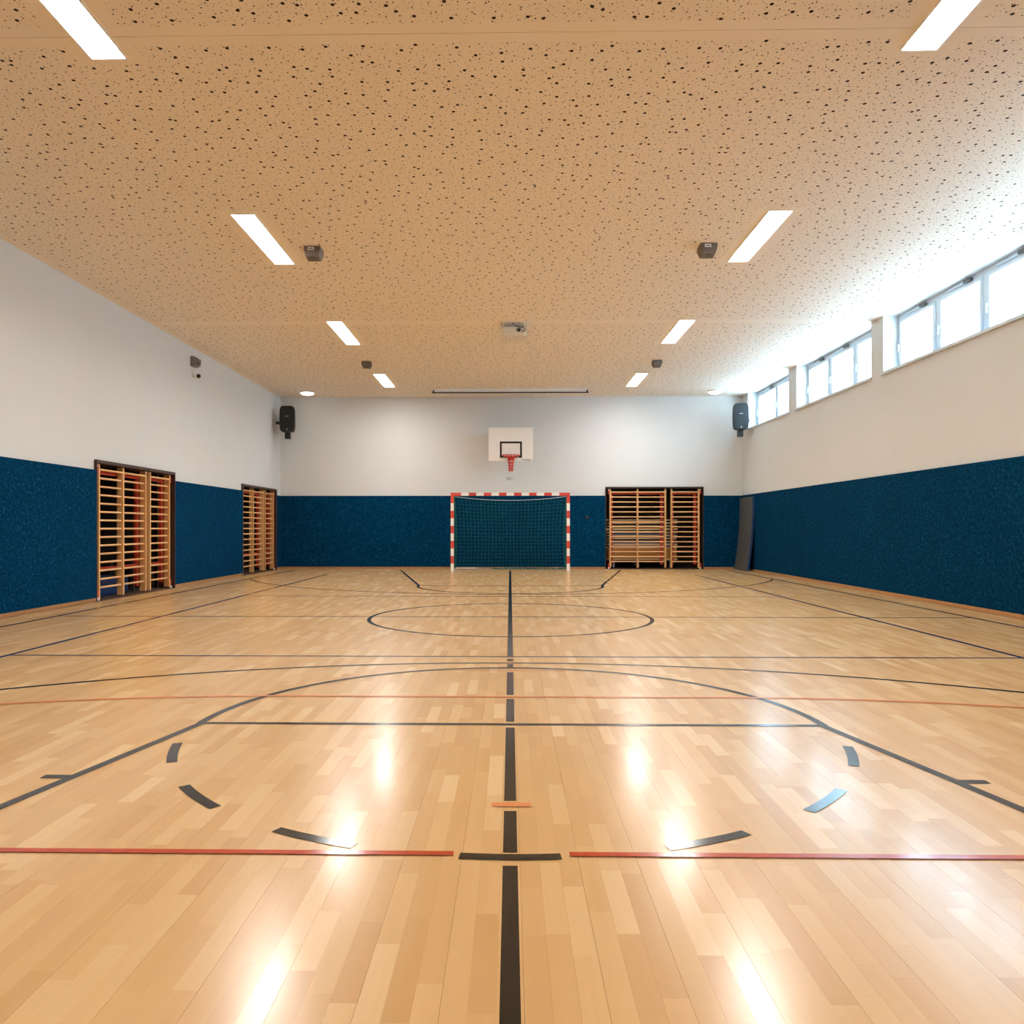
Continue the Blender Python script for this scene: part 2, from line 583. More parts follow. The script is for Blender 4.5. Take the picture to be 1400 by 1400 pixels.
# back wall
holes = [(B_OPEN[0], B_OPEN[1], -1, B_OPEN_Z)]
mb = wall_boxes([-XW, XW, *B_OPEN], [-.2, 0, B_OPEN_Z, ZC + .15], holes, lambda m, c: m.box(c[0], c[1], YB, YB + .3, c[2], c[3]))
wb = struct(mb.build('wall_back', 'white_wall'), 'white end wall behind the goal', 'wall')
for a, b in ((-XD, B_OPEN[0]), (B_OPEN[1], XD)):
    o = MB().box(a, b, YD, YB, DADO0, DADO1).build('wall_carpet', 'carpet', wb)
    o['label'] = 'dark blue carpet wall cladding'
    o = MB().box(a, b, YD + .006, YB, 0, DADO0 - .004).build('baseboard_back', 'baseboard')
    struct(o, 'low wooden baseboard along the end wall', 'baseboard')
o = MB().lathe([(0.0, -.004), (0.045, -.004), (0.055, .0)], (2.14, YD - .001, 1.44), 20, axis='y').build('recessed_pull', 'black', wb)
o['label'] = 'small round dark recess in the blue cladding'
# right wall
holes = [(a, b, SILL_Z, ZC) for a, b, n in WINS]
us = [YN, YB + .3] + [t for a, b, n in WINS for t in (a, b)]
mb = wall_boxes(us, [-.2, SILL_Z, ZC, ZC + .15], holes, lambda m, c: m.box(XW, XW + .42, c[0], c[1], c[2], c[3]))
wr = struct(mb.build('wall_right', 'white_wall'), 'white right wall with high windows', 'wall')
o = MB().box(XD, XW, YN, YB, DADO0, DADO1).build('wall_carpet', 'carpet', wr)
o['label'] = 'dark blue carpet wall cladding'
o = MB().box(XD - .008, XW, YN, YB, 0, DADO0 - .004).build('baseboard_right', 'baseboard')
struct(o, 'low wooden baseboard along the right wall', 'baseboard')
for a, b in L_OPEN:
    MB().box(-XW - .3, -XD, a, b, -.06, -.001).build('threshold', 'subfloor', fl)
MB().box(B_OPEN[0], B_OPEN[1], YD, YB + .3, -.06, -.001).build('threshold', 'subfloor', fl)
# wall behind the camera
mb = MB().box(-XW - .3, XW + .42, YN - .3, YN, -.2, ZC + .15)
wn = struct(mb.build('wall_front', 'white_wall'), 'white wall behind the viewer', 'wall')
MB().box(-XD, XD, YN, YN + .04, DADO0, DADO1).build('wall_carpet', 'carpet', wn)

# equipment niches (dark rooms behind the openings)
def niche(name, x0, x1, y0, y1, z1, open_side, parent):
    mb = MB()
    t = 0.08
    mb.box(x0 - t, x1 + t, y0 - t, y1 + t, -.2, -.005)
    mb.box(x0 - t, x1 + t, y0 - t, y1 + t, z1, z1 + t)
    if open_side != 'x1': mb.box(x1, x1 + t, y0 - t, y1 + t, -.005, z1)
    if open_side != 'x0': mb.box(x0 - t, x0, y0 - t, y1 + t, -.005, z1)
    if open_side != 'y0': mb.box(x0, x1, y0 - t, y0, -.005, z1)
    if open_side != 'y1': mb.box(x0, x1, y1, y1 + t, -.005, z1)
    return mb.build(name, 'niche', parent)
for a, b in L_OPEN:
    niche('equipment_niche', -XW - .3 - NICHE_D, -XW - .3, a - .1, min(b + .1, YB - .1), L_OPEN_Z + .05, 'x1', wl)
    # dark brown steel lining of the opening
    mb = MB().box(-XW - .28, -XD + .004, a, b, L_OPEN_Z - .05, L_OPEN_Z)
    mb.box(-XW - .28, -XD + .004, a, a + .018, 0, L_OPEN_Z - .05).box(-XW - .28, -XD + .004, b - .018, b, 0, L_OPEN_Z - .05)
    o = mb.build('opening_frame', 'brown_steel', wl)
    o['label'] = 'dark brown steel frame of the opening'
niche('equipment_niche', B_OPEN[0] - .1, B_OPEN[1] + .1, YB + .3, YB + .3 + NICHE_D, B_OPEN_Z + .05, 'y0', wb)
mb = MB().box(B_OPEN[0], B_OPEN[1], YD - .004, YB + .28, B_OPEN_Z - .04, B_OPEN_Z)
mb.box(B_OPEN[0], B_OPEN[0] + .018, YD - .004, YB + .28, 0, B_OPEN_Z - .04).box(B_OPEN[1] - .018, B_OPEN[1], YD - .004, YB + .28, 0, B_OPEN_Z - .04)
o = mb.build('opening_frame', 'brown_steel', wb)
o['label'] = 'dark brown steel frame of the opening'

# ------------------------------------------------------------------ ceiling
cl = struct(MB().box(-XW - .3, XW + .42, YN - .3, YB + .3, ZC + .15, ZC + .35).build('ceiling', 'sky_block'),
            'ceiling of perforated panels with recessed lights', 'ceiling')  # unseen cover above the panels, added to stop sky light leaking in
lamps = [(s * LAMP_X, a, b) for a, b in LAMP_Y for s in (-1, 1)]
SEAMS = [YN, 5.72, 13.77, YB]
for k in range(3):
    a, b = SEAMS[k] + (.003 if k else 0), SEAMS[k + 1] - (.003 if k < 2 else 0)
    holes = [(x - LAMP_HW, x + LAMP_HW, y0, y1) for x, y0, y1 in lamps]
    plain = [(x - LAMP_HW - .13, x + LAMP_HW + .13, y0 - .08, y1 + .08) for x, y0, y1 in lamps]
    plain += [(-99, 99, a, a + .11), (-99, 99, b - .11, b), (-99, -XW + .12, -99, 99), (XW - .12, 99, -99, 99)]
    us = [-XW, XW, -XW + .12, XW - .12]
    vs = [a, b, a + .11, b - .11]
    for h in holes + plain[:len(lamps)]:
        us += [h[0], h[1]]
        vs += [t for t in h[2:] if a < t < b]
    mb = MB()
    for c in grid_cells(us, vs, holes):
        cu, cv = (c[0] + c[1]) / 2, (c[2] + c[3]) / 2
        pl = any(p[0] < cu < p[1] and p[2] < cv < p[3] for p in plain)
        mb.box(c[0], c[1], c[2], c[3], ZC, ZC + .02, 1 if pl else 0)
    o = mb.build('ceiling_panel', ['ceil', 'ceil_plain'], cl)

# recessed lights
PLACE = {-1: 'left', 1: 'right'}
ROW = {1: 'nearest the viewer', 2: 'second from the viewer', 3: 'third from the viewer', 4: 'farthest, next to the end wall', 0: 'above the viewer'}
for r, (a, b) in enumerate(LAMP_Y):
    for s in (-1, 1):
        L = b - a
        t = thing('recessed_light', 'lit rectangular recessed ceiling light in the %s row, %s' % (PLACE[s], ROW[r]), 'ceiling light',
                  (s * LAMP_X, (a + b) / 2, ZC), 0, 'recessed ceiling lights')
        hw, hl = LAMP_HW, L / 2
        mb = MB()
        mb.box(-hw, -hw + .006, -hl, hl, .0, .07).box(hw - .006, hw, -hl, hl, .0, .07)
        mb.box(-hw + .006, hw - .006, -hl, -hl + .006, .0, .07).box(-hw + .006, hw - .006, hl - .006, hl, .0, .07)
        mb.box(-hw, hw, -hl, hl, .072, .08)
        mb.build('housing', 'white_paint', t)
        mb = MB()
        e = .018
        mb.box(-hw - e, -hw + .004, -hl - e, hl + e, -.006, 0).box(hw - .004, hw + e, -hl - e, hl + e, -.006, 0)
        mb.box(-hw + .004, hw - .004, -hl - e, -hl + .004, -.006, 0).box(-hw + .004, hw - .004, hl - .004, hl + e, -.006, 0)
        mb.build('trim_frame', 'white_paint', t)
        MB().box(-hw + .008, hw - .008, -hl + .008, hl - .03, .045, .055).build('diffuser', 'lamp_on', t)

# ------------------------------------------------------------------ windows
for n, (a, b, ns) in enumerate(WINS, 1):
    fx0, fx1 = PANE_X, PANE_X + .07
    zt = ZC - .005
    z0 = SILL_Z + .03
    fr = MB()
    fr.box(fx0, fx1, a, a + .05, z0, zt).box(fx0, fx1, b - .05, b, z0, zt)
    fr.box(fx0, fx1, a + .05, b - .05, z0, z0 + .05).box(fx0, fx1, a + .05, b - .05, zt - .09, zt)
    wd = (b - a) / ns
    for k in range(1, ns):
        fr.box(fx0, fx1, a + k * wd - .055, a + k * wd + .055, z0 + .05, zt - .09)
    win = struct(fr.build('window_%d' % n, 'frame_backlit'), 'bright white-framed strip window high in the right wall', 'window')
    for k in range(ns):
        sa = a + k * wd + (.05 if k == 0 else .055)
        sb = a + (k + 1) * wd - (.05 if k == ns - 1 else .055)
        sz0, sz1 = z0 + .05, zt - .09
        sx0, sx1 = fx0 - .02, fx1 - .01
        m = MB()
        m.box(sx0, sx1, sa, sa + .06, sz0, sz1).box(sx0, sx1, sb - .06, sb, sz0, sz1)
        m.box(sx0, sx1, sa + .05, sb - .05, sz0, sz0 + .05).box(sx0, sx1, sa + .05, sb - .05, sz1 - .05, sz1)
        sash = m.build('sash', 'frame_backlit', win)
        MB().box(fx0 + .02, fx0 + .026, sa + .05, sb - .05, sz0 + .05, sz1 - .05).build('pane', 'glass', sash)
        # opener at the top of the sash
        op = MB().box(fx0 - .06, fx0 - .02, sa + .22, sa + .40, zt - .075, zt - .035)
        o = op.build('opener', 'grey_dark', sash)
        MB().box(fx0 - .045, fx0 - .025, sa + .45, sb - .25, zt - .062, zt - .05).build('opener_rod', 'frame_backlit', sash)
        hm = MB().box(sx0 - .012, sx0, sb - .040, sb - .012, sz0 + .36, sz0 + .44).box(sx0 - .035, sx0 - .012, sb - .034, sb - .018, sz0 + .28, sz0 + .41)
        hm.build('window_handle', 'frame_backlit', sash)
    m = MB().box(XW - .035, PANE_X, a - .03, b + .03, SILL_Z - .004, SILL_Z + .03)
    # keep the sill inside the reveal behind the wall plane
    m = MB().box(XW - .035, XW - .001, a - .03, b + .03, SILL_Z - .012, SILL_Z + .03).box(XW - .001, PANE_X, a + .001, b - .001, SILL_Z + .001, SILL_Z + .03)
    m.build('window_sill', 'frame_backlit', win)

# ------------------------------------------------------------------ wall bars
RUNG_DZ, RUNG_Z0, N_RUNG = 0.1385, 0.205, 15
def rung_mesh(length):
    m = MB()
    prof = [(0.020 * math.cos(2 * math.pi * k / 10), 0.0165 * math.sin(2 * math.pi * k / 10)) for k in range(10)]
    m.prism(prof, 'x', 0, length, smooth=True)
    return m.mesh('rung', 'beech')
STILE_T, STILE_D, STILE_H = 0.040, 0.105, 2.235
st = MB()
st.prism([(0.0, 0.03), (0.004, 0.03), (STILE_D, 0.03), (STILE_D, STILE_H), (0.012, STILE_H), (0.0, STILE_H - .02)], 'x', -STILE_T / 2, STILE_T / 2)
stile_me = st.mesh('stile', 'stile_wood')
def wall_bars(label, loc, rotz, stiles, zscale, hinge_left):
    """stiles: local x of each upright; front faces local -y"""
    t = thing('wall_bars', label, 'wall bars', loc, rotz, 'wooden wall bars in the wall openings')
    for sx in stiles:
        link('stile', stile_me, t, (sx, 0, 0), scale=(1, 1, zscale))
    for k in range(len(stiles) - 1):
        ln = stiles[k + 1] - stiles[k] - STILE_T - .002
        me = rung_mesh(ln)
        for i in range(N_RUNG):
            dy = 0.012 if i == N_RUNG - 1 else 0.045
            link('rung', me, t, (stiles[k] + STILE_T / 2 + .001, dy, (RUNG_Z0 + i * RUNG_DZ) * zscale))
    # red steel swing frame behind the rungs
    a, b = stiles[0] + .03, stiles[-1] - .03
    y0, y1 = STILE_D + .002, STILE_D + .052
    zt = (STILE_H - .09) * zscale
    m = MB().box(a, b, y0, y1, zt - .06, zt).box(a, b, y0, y1, .47, .51)
    m.box(b - .09, b - .02, y0, y1, .12, zt - .06).box(a, a + .05, y0, y1, .12, zt - .06)
    o = m.build('steel_frame', 'red_steel', t)
    o['label'] = 'red painted steel frame behind the rungs'
    # hinge at the outer bottom and top corner
    hx = stiles[0] - .045 if hinge_left else stiles[-1] + .045
    m = MB().box(hx - .022, hx + .022, .0, .05, .05, .16)
    o = m.build('hinge_bracket', 'red_steel', t)
    MB().lathe([(0, .0), (.026, .0), (.026, .045), (0, .045)], (hx, .002, .0), 12).build('foot_cap', 'white_plastic', o)
    m = MB().box(hx - .018, hx + .018, .0, .05, (STILE_H - .15) * zscale, (STILE_H - .05) * zscale)
    o = m.build('hinge_bracket', 'red_steel', t)
    MB().lathe([(0, 0), (.016, 0), (.016, .04), (0, .04)], (hx, .018, (STILE_H - .05) * zscale), 12).build('hinge_pin', 'white_plastic', o)
    lx = stiles[-1] if hinge_left else stiles[0]
    m = MB().lathe([(0, -.012), (.012, -.012), (.012, 0), (0, 0)], (lx, -.002, (STILE_H - .02) * zscale), 10, axis='y')
    m.build('latch', 'silver', t)
    return t

WHERE = ['in the near left opening', 'in the far left opening']
for i, (sy, lab) in enumerate((((12.03, 12.79, 13.58, 13.75, 14.53), WHERE[0]), ((18.56, 19.33, 20.10, 20.28, 20.98), WHERE[1]))):
    zs = (L_OPEN_Z - .055) / STILE_H
    wall_bars('wide beech wall bars with two bays of rungs ' + lab, (-XD - .05, sy[0], 0), R(90),
              [s - sy[0] for s in sy[:3]], zs, True)
    wall_bars('narrow beech wall bars with one bay of rungs ' + lab, (-XD - .05, sy[3], 0), R(90),
              [s - sy[3] for s in sy[3:]], zs, False)
bx = (2.79, 3.55, 4.32, 4.49, 5.245)
wall_bars('wide beech wall bars with two bays of rungs in the end wall opening', (bx[0], YD + .03, 0), 0, [s - bx[0] for s in bx[:3]], 1.0, True)
wall_bars('narrow beech wall bars with one bay of rungs in the end wall opening', (bx[3], YD + .03, 0), 0, [s - bx[3] for s in bx[3:]], 1.0, False)

# ------------------------------------------------------------------ things in the niches
ty = YB + .50
t = thing('equipment_trolley', 'low brown wooden trolley on casters behind the end wall bars', 'trolley', (3.76, ty + .35, 0))
MB().box(-1.0, 1.0, -.35, .35, .22, .28).build('deck', 'board_beige', t)
MB().box(-.98, .98, -.33, .33, .28, .56).build('box_body', 'board_brown', t)
for sx in (-.8, -.1, .8):
    for sy in (-.28, .28):
        c = MB().box(sx - .03, sx + .03, sy - .03, sy + .03, .10, .22).build('caster', 'trolley_grey', t)
        MB().lathe([(0, -.015), (.052, -.015), (.052, .015), (0, .015)], (sx, sy, .053), 14, axis='x').build('wheel', 'white_plastic', c)
ORD = ['first', 'second', 'third', 'fourth', 'fifth', 'sixth', 'seventh', 'eighth', 'ninth', 'tenth']
z = .562
for i in range(10):
    x0, x1 = 3.76 - 1.0 + random.uniform(-.02, .02), 3.76 + 1.0 + random.uniform(-.02, .02)
    th = .05 if i in (1, 6) else .034
    o = MB().box(x0, x1, ty + random.uniform(0, .03), ty + .7, z, z + th).build('plywood_board', 'board_beige')
    tag(bevel(o, .006), '%s pale wooden board from below in the trolley stack behind the end wall bars%s' % (ORD[i], ''),
        'board', 'boards stacked on the trolley')
    z += th
    if i < 9:
        g = .086 - .034 - (.008 if th > .04 else 0)
        m = 'mat_blue' if i in (0, 1, 3, 4) else 'black'  # black ones stand in for the shade in the gaps between boards
        o = MB().box(3.76 - .97, 3.76 + .97, ty + .03, ty + .68, z, z + g).build('mat_or_gap_shade', m)
        tag(bevel(o, .012), '%s thin %s mat or gap-shade filler lying between two boards of the trolley stack, above the %s board' %
            ('blue' if m == 'mat_blue' else 'dark', 'blue' if m == 'mat_blue' else 'dark', ORD[i]) if False else
            'thin %s mat on the %s board of the trolley stack' % ('blue' if m == 'mat_blue' else 'dark', ORD[i]), 'mat', 'mats between the stacked boards')
        z += g
# near left niche
o = MB().box(-XW - 1.25, -XW - .38, 12.15, 13.70, .0, .30).build('gym_mat', 'mat_blue')
tag(bevel(o, .03, 3), 'thick dark blue mat lying behind the near left wall bars', 'mat')
o = MB().lathe([(0.065 * math.sin(math.pi * k / 12), -0.065 * math.cos(math.pi * k / 12)) for k in range(13)], (0, 0, .065), 20).build('ball', 'blue_ball')
sh = thing('storage_shelf', 'dark storage shelf behind the narrow near left wall bars', 'shelf', (-XW - .60, 14.28, 0))
MB().box(-.22, .22, -.4, .4, .53, .56).build('shelf_board', 'grey_dark', sh)
for sx in (-.20, .20):
    for sy in (-.38, .38):
        MB().box(sx - .02, sx + .02, sy - .02, sy + .02, 0, .53).build('leg', 'grey_dark', sh)
o.location = (-XW - .46, 14.45, .56)
tag(o, 'pale blue ball on the shelf behind the narrow near left wall bars', 'ball')
o = MB().lathe([(0.055 * math.sin(math.pi * k / 12), -0.055 * math.cos(math.pi * k / 12)) for k in range(13)], (0, 0, .055), 20).build('ball', 'yellow_ball')
o.location = (-XW - .46, 13.45, .30)
tag(o, 'small yellow ball on the blue mat behind the near left wall bars', 'ball')

# ------------------------------------------------------------------ handball goal
GY = 20.50
g = thing('handball_goal', 'red and white striped handball goal with green net at the end wall', 'goal', (0.0, GY, 0))
P = .08
def striped(name, segs, horiz):
    m = MB()
    for a, b, red in segs:
        if horiz:
            m.box(a, b, -P / 2, P / 2, 2.0, 2.08, 1 if red else 0)
        else:
            m.box(-P / 2, P / 2, -P / 2, P / 2, a, b, 1 if red else 0)
    return m.build(name, ['white_paint', 'red_paint'], g)
for s in (-1, 1):
    segs = [(0, .165, False)]
    zt = 2.0
    # from the top: red corner 0.20, then 0.2 m bands
    edges = [2.0, 1.80]
    while edges[-1] > .25:
        edges.append(edges[-1] - .2)
    edges[-1] = 0.2
    edges.append(0.0)
    segs = [(edges[i + 1], edges[i], i % 2 == 0) for i in range(len(edges) - 1)]
    segs = [(a, b, r) for a, b, r in segs]
    o = striped('post', segs, False)
    o.location = (s * 1.54, 0, 0)
hs = [(-1.58, -1.30, True)]
x = -1.30
red = False
for i in range(13):
    hs.append((x, x + .2, red))
    x += .2
    red = not red
hs.append((1.30, 1.58, True))
striped('crossbar', hs, True)
# net frame
m = MB()
for s in (-1, 1):
    m.tube([(s * 1.53, .03, 2.0), (s * 1.52, .50, 1.98), (s * 1.52, .60, 1.9)], .014, 8)
    m.tube([(s * 1.53, .03, .03), (s * 1.52, .86, .03)], .016, 8)
m.tube([(-1.52, .86, .03), (1.52, .86, .03)], .016, 8)
m.build('net_frame', 'white_paint', g)
# green net: back sheet and two side sheets
def net_pt(u, v):
    """u 0..1 across, v 0..1 from the top to the floor"""
    sag = .10 * 4 * u * (1 - u) * (1 - v) ** 2
    z = 1.99 * (1 - v) + .04 * v - sag
    edge = .06 * math.sin(math.pi * v) * (1 - 2 * u)
    y = .35 + .50 * v - .10 * math.sin(math.pi * v)
    return (-1.50 + 3.0 * u + edge, y + .04 * math.sin(u * 17) * math.sin(v * 9), z)
nt = MB()
NU, NV = 31, 20
for i in range(NU):
    nt.tube([net_pt(i / (NU - 1), j / 20) for j in range(21)], .0035, 4, cap=False)
for j in range(1, NV + 1):
    nt.tube([net_pt(i / 30, j / NV) for i in range(31)], .0035, 4, cap=False)
for s in (0, 1):
    for j in range(0, NV + 1, 1):
        q = net_pt(s, j / NV)
        nt.tube([(-1.52 if s == 0 else 1.52, .04, q[2]), q], .0035, 4, cap=False)
    for k in range(1, 8):
        pts = []
        for j in range(11):
            q = Vector(net_pt(s, j / 10))
            p0 = Vector((-1.52 if s == 0 else 1.52, .04, q.z))
            pts.append(p0.lerp(q, k / 8))
        nt.tube(pts, .0035, 4, cap=False)
o = nt.build('net', 'green_net', g)
o['label'] = 'green cord net'
m = MB()
m.tube([net_pt(i / 30, 0) for i in range(31)], .009, 6)
m.build('top_cord', 'white_cord', g)
m = MB()
random.seed(3)
for i in range(26):
    x = -.52 + i * .08
    m.tube([(x, .80 + random.uniform(-.05, .05), .015), (x + .06, .82 + random.uniform(-.05, .05), .03 + random.random() * .03), (x + .13, .80, .012)], .012, 5)
m.build('net_hem', 'green_net', g)

# ------------------------------------------------------------------ basketball backboard
BY = 20.62
h = thing('basketball_hoop', 'white basketball backboard with red ring and red net above the goal', 'basketball hoop', (0.02, BY, 0))
ZB0, ZB1 = 2.93, 3.825
o = MB().box(-.595, .595, 0, .03, ZB0, ZB1).build('backboard', 'backboard', h)
m = MB()
iw, z0, z1, lw = .295, 3.02, 3.455, .05
m.box(-iw, iw, -.002, 0, z1 - lw, z1).box(-iw, iw, -.002, 0, z0, z0 + lw)
m.box(-iw, -iw + lw, -.002, 0, z0 + lw, z1 - lw).box(iw - lw, iw, -.002, 0, z0 + lw, z1 - lw)
q = m.build('target_rectangle', 'black_line', o)
q['label'] = 'black painted target rectangle'
tm = text_mesh('lettering', 'F~ysoss', .075, 'black', .3)
lt = link('lettering', tm, o, (.40, -.003, 2.965), (R(90), R(1), 0))
lt['label'] = 'small dark slanted lettering'
RZ, RR = 3.05, .235
m = MB()
m.tube([(RR * math.cos(2 * math.pi * k / 32), -.15 - RR + RR * math.sin(2 * math.pi * k / 32), RZ) for k in range(32)], .011, 8, closed=True)
m.box(-.09, .09, -.15, -.002, RZ - .012, RZ + .006)
m.box(-.09, .09, -.012, -.002, RZ - .09, RZ + .02)
m.build('ring', 'red_paint', h)
m = MB()
for s in (-1, 1):
    m.tube([(s * .20, -.30, RZ - .01), (s * .08, -.012, RZ - .16)], .007, 6)
m.build('ring_brace', 'silver', h)
nt = MB()
def hoop_pt(k, t):
    r = [.23, .10, .07, .062, .058, .055, .052][t]
    zz = RZ - [0, .06, .16, .24, .31, .37, .42][t]
    a = 2 * math.pi * (k + .5 * (t % 2)) / 12
    return (r * math.cos(a), -.15 - RR + r * math.sin(a), zz)
for k in range(12):
    nt.tube([hoop_pt(k if t % 2 == 0 else k, t) for t in range(7)], .008, 5)
    nt.tube([hoop_pt(k if t % 2 == 0 else k - 1, t) for t in range(7)], .008, 5)
nt.build('hoop_net', 'red_paint', h)
m = MB()
for s in (-1, 1):
    m.box(s * .42 - .03, s * .42 + .03, .03, YB - BY - .016, 3.66, 3.72)
    m.box(s * .42 - .03, s * .42 + .03, .03, .08, 2.98, 3.66)
    m.tube([(s * .42, .05, 3.0), (s * .42, YB - BY - .03, 3.5)], .018, 8)
    m.box(s * .42 - .06, s * .42 + .06, YB - BY - .016, YB - BY - .003, 3.4, 3.8)
m.build('wall_bracket', 'grey_dark', h)
sg = link('number_sign', text_mesh('number_sign', '821', .12, 'teal_ink'), None, (-.01, YB - .002, 2.515), (R(90), 0, 0))
tag(sg, 'small grey number painted on the white wall under the hoop', 'sign')

# ------------------------------------------------------------------ projection screen
s_ = thing('projection_screen', 'long white projection screen casing with black bottom bar on the ceiling', 'projection screen', (0.0, 20.35, ZC))
pr = [(-.06, -.001), (.06, -.001), (.06, -.08), (.045, -.095), (-.045, -.095), (-.06, -.08)]
MB().prism(pr, 'x', -2.0, 2.0).build('casing', 'screen_white', s_)
MB().box(-2.06, 2.06, -.075, -.045, -.122, -.098).build('bottom_bar', 'black', s_)
for s in (-1, 1):
    MB().box(s * 2.02 - .018, s * 2.02 + .018, -.075, .05, -.098, -.045).build('end_cap', 'black', s_)

# ------------------------------------------------------------------ projector in a wire cage
pj = thing('projector', 'pale grey ceiling projector inside a white wire cage', 'projector', (.07, 13.95, ZC))
o = bevel(MB().box(-.19, .21, -.13, .17, -.17, -.07).build('body', 'white_plastic', pj), .015)
MB().lathe([(0, -.02), (.035, -.02), (.04, .0), (.04, .03)], (.08, -.14, -.12), 16, axis='y').build('lens', 'black', pj)
MB().lathe([(.03, 0), (.03, -.07)], (0, 0, -.001), 14).build('ceiling_mount', 'white_plastic', pj)
m = MB()
m.tube([(-.02, -.16, -.01), (0, -.16, -.05), (.06, -.17, -.075), (.14, -.17, -.085), (.19, -.17, -.10), (.205, -.17, -.13), (.19, -.16, -.15), (.14, -.15, -.155)], .009, 6)
m.build('cable', 'black', pj)
cg = thing('projector_cage', 'white wire ball guard around the ceiling projector', 'guard', (.07, 13.95, ZC))
m = MB()
for i in range(9):
    x = -.245 + i * .0613
    m.tube([(x, -.25, -.002), (x, -.25, -.235), (x, .28, -.235), (x, .28, -.002)], .0042, 5)
m.build('long_wires', 'white_paint', cg)
m = MB()
for z in (-.235, -.12):
    m.tube([(-.245, -.25, z), (.245, -.25, z), (.245, .28, z), (-.245, .28, z)], .0042, 5, closed=True)
for y in (-.12, .01, .14):
    m.tube([(-.245, y, -.002), (-.245, y, -.235), (.245, y, -.235), (.245, y, -.002)], .0042, 5)
m.build('cross_wires', 'white_paint', cg)

# ------------------------------------------------------------------ small ceiling units
def ceiling_unit(x, y, s, label, sticker):
    t = thing('ceiling_sensor', label, 'sensor', (x, y, ZC), 0, 'boxy grey units on the ceiling')
    m = MB()
    a, c = .105, .085
    vs = [(-a, -a, 0), (a, -a, 0), (a, a, 0), (-a, a, 0), (-a, -a, -.06), (a, -a, -.06), (a, a, -.06), (-a, a, -.06),
          (-c, -c, -.13), (c, -c, -.13), (c, .05, -.15), (-c, .05, -.15)]
    vs = [(p[0] * s, p[1] * s, p[2] * s - .001) for p in vs]
    fs = [(0, 3, 2, 1)] + [(i, (i + 1) % 4, 4 + (i + 1) % 4, 4 + i) for i in range(4)] + \
         [(4 + i, 4 + (i + 1) % 4, 8 + (i + 1) % 4, 8 + i) for i in range(4)] + [(8, 9, 10, 11)]
    m._add(vs, fs)
    m.build('housing', 'grey_box', t)
    MB().box(-.03 * s, .03 * s, -.012 * s - .085 * s, -.085 * s + .02, -.152 * s, -.14 * s).build('sensor_eye', 'grey_dark', t)
    if sticker:
        st_ = MB().box(-.055, .03, -a * s - .003, -a * s + .002, -.056, -.014).build('sticker', 'white_plastic', t)
        st_['label'] = 'white sticker'
        MB().box(-.04, .015, -a * s - .0035, -a * s - .003, -.040, -.030).build('sticker_print', 'grey_dark', st_)
ceiling_unit(-2.58, 10.10, 1.0, 'brown grey box with white sticker on the ceiling, left of the middle', True)
ceiling_unit(2.56, 10.08, 1.0, 'grey box with white sticker on the ceiling, right of the middle', True)
ceiling_unit(-3.17, 17.0, .95, 'small grey box on the far left ceiling beside the farthest light', False)
ceiling_unit(3.22, 17.0, .95, 'small grey box on the far right ceiling beside the farthest light', False)

for s, lab in ((-1, 'round white dome light on the ceiling in the back left corner'), (1, 'round white dome light on the ceiling in the back right corner')):
    t = thing('dome_light', lab, 'ceiling light', (s * 5.48, 20.75, ZC), 0, 'round dome lights by the end wall')
    MB().lathe([(0, -.001), (.19, -.001), (.19, -.03), (.175, -.03)], (0, 0, 0), 28).build('base_ring', 'white_plastic', t)
    MB().lathe([(.175 * math.cos(math.pi / 2 * k / 8), -.03 - .055 * math.sin(math.pi / 2 * k / 8)) for k in range(9)], (0, 0, 0), 28).build('glass_dome', 'lamp_soft', t)

# ------------------------------------------------------------------ loudspeakers
def loudspeaker(x, y, zc, rz, label, wall_x):
    t = thing('loudspeaker', label, 'loudspeaker', (x, y, zc), rz, 'wall mounted loudspeakers')
    def outline(k, hh, hw, n=40):
        out = []
        for i in range(n):
            a = 2 * math.pi * i / n
            c, s = math.cos(a), math.sin(a)
            px = hw * (abs(c) ** (2 / k)) * (1 if c > 0 else -1)
            pz = hh * (abs(s) ** (2 / k)) * (1 if s > 0 else -1)
            px *= 1.0 - .06 * (pz / hh) ** 2
            out.append((px, pz))
        return out
    ring = [(-.17, .97, .97), (-.15, 1, 1), (-.02, 1, 1), (.20, .80, .92)]
    m = MB()
    o = outline(6, .355, .205)
    n = len(o)
    vs = []
    for yy, fx, fz in ring:
        vs += [(px * fx, yy, pz * fz) for px, pz in o]
    fs = [(i * n + k, i * n + (k + 1) % n, (i + 1) * n + (k + 1) % n, (i + 1) * n + k) for i in range(3) for k in range(n)]
    m._add(vs, fs, 0, True)
    m._add(vs[:n], [tuple(range(n))])
    m._add(vs[-n:], [tuple(range(n))])
    cab = m.build('cabinet', 'black', t)
    m = MB()
    for zz0, zz1 in ((-.32, .055), (.085, .325)):
        oo = []
        for i in range(28):
            a = 2 * math.pi * i / 28
            c, s = math.cos(a), math.sin(a)
            hz = (zz1 - zz0) / 2
            oo.append((.178 * (abs(c) ** .35) * (1 if c > 0 else -1), (zz0 + zz1) / 2 + hz * (abs(s) ** .35) * (1 if s > 0 else -1)))
        m.prism(oo, 'y', -.185, -.168)
    m.build('grille', 'black_grille', t)
    MB().box(-.045, .045, -.178, -.168, .062, .078).build('name_plate', 'silver', t)
    MB().lathe([(0, -.19), (.014, -.19), (.014, -.184)], (0, 0, -.285), 12, axis='y').build('badge', 'white_plastic', t)
    MB().box(-.07, .07, -.10, .06, -.53, -.34).build('bracket', 'black', t)
    return t
sp = loudspeaker(-6.06, 20.95, 4.10, R(6), 'black loudspeaker on the left wall in the back corner', -XW)
MB().box(-.345, -.05, .08, .14, -.12, -.04).build('wall_arm', 'black', sp)
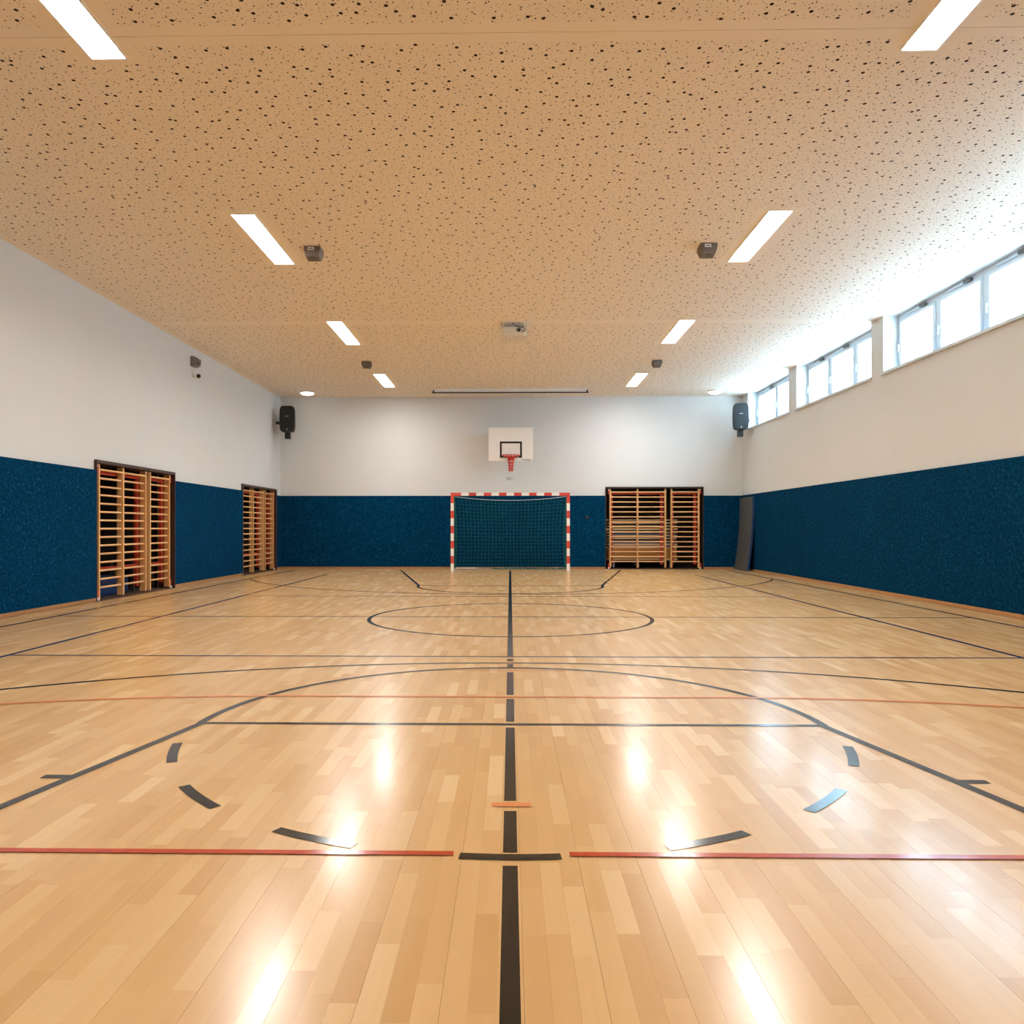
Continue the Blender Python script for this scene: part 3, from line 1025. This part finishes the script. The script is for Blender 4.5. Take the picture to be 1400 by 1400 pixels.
sp2 = loudspeaker(6.16, 20.80, 4.115, R(-6), 'black loudspeaker below the windows in the back right corner', XW)
MB().box(.05, .265, .08, .14, -.12, -.04).build('wall_arm', 'black', sp2)

# ------------------------------------------------------------------ left wall devices
t = thing('wall_sensor', 'boxy grey unit high on the left wall above the camera', 'sensor', (-XW, 15.55, 4.51))
m = MB()
vs = [(0, -.10, -.10), (0, .10, -.10), (0, .10, .10), (0, -.10, .10), (.07, -.10, -.10), (.07, .10, -.10), (.07, .10, .10), (.07, -.10, .10),
      (.13, -.08, -.08), (.13, .08, -.08), (.15, .08, .05), (.15, -.08, .05)]
fs = [(i, (i + 1) % 4, 4 + (i + 1) % 4, 4 + i) for i in range(4)] + [(4 + i, 4 + (i + 1) % 4, 8 + (i + 1) % 4, 8 + i) for i in range(4)] + [(8, 9, 10, 11), (0, 3, 2, 1)]
m._add([(p[0] + .001, p[1], p[2]) for p in vs], fs)
m.build('housing', 'grey_box', t)
MB().box(.135, .155, -.05, .05, -.06, .0).build('sensor_eye', 'grey_dark', t)
t = thing('security_camera', 'small white security camera with black lens on the left wall', 'camera', (-XW, 15.58, 4.27))
MB().lathe([(0, .001), (.06, .001), (.06, .03), (.03, .05), (.03, .09), (0, .09)], (0, 0, 0), 18, axis='x').build('base', 'white_plastic', t)
MB().lathe([(.065 * math.sin(math.pi * k / 10), .10 - .065 * math.cos(math.pi * k / 10)) for k in range(11)], (0, 0, -.03), 18, axis='x').build('housing', 'white_plastic', t)
MB().lathe([(.045 * math.sin(math.pi * k / 10), .13 - .045 * math.cos(math.pi * k / 10)) for k in range(11)], (0, -.035, -.045), 16, axis='x').build('lens', 'black', t)

# ------------------------------------------------------------------ mat leaning in the back right corner
m = MB()
n = 16
th = .05
y0, y1 = 20.33, 21.49
fr, bk = [], []
for i in range(n + 1):
    v = i / n
    z = .004 + 1.965 * v
    off = .16 * (1 - v) ** 2.2 + .004
    fr.append((XD - off - th, z))
    bk.append((XD - off, z))
vs = []
for (x, z) in fr: vs += [(x, y0, z), (x, y1, z)]
b0 = len(vs)
for (x, z) in bk: vs += [(x, y0, z), (x, y1, z)]
F1 = [(2 * i, 2 * i + 1, 2 * i + 3, 2 * i + 2) for i in range(n)]
B1 = [(b0 + 2 * i, b0 + 2 * i + 2, b0 + 2 * i + 3, b0 + 2 * i + 1) for i in range(n)]
S = [(2 * i, 2 * i + 2, b0 + 2 * i + 2, b0 + 2 * i) for i in range(n)] + [(2 * i + 1, b0 + 2 * i + 1, b0 + 2 * i + 3, 2 * i + 3) for i in range(n)]
S += [(0, b0, b0 + 1, 1), (2 * n, 2 * n + 1, b0 + 2 * n + 1, b0 + 2 * n)]
mt = thing('gym_mat', 'grey thin gym mat with blue edge leaning in the back right corner', 'mat', (0, 0, 0))
m._add(vs, F1, 0, True)
m.build('mat_cover', 'mat_grey', mt)
m2 = MB()
m2._add(vs, S + B1)
# blue border band on the face
e = .03
for (a, b) in ((y0, y0 + e), (y1 - e, y1)):
    w_ = []
    for (x, z) in fr: w_ += [(x - .0015, a, z), (x - .0015, b, z)]
    m2._add(w_, F1)
m2.build('mat_edge', 'mat_blue', mt)
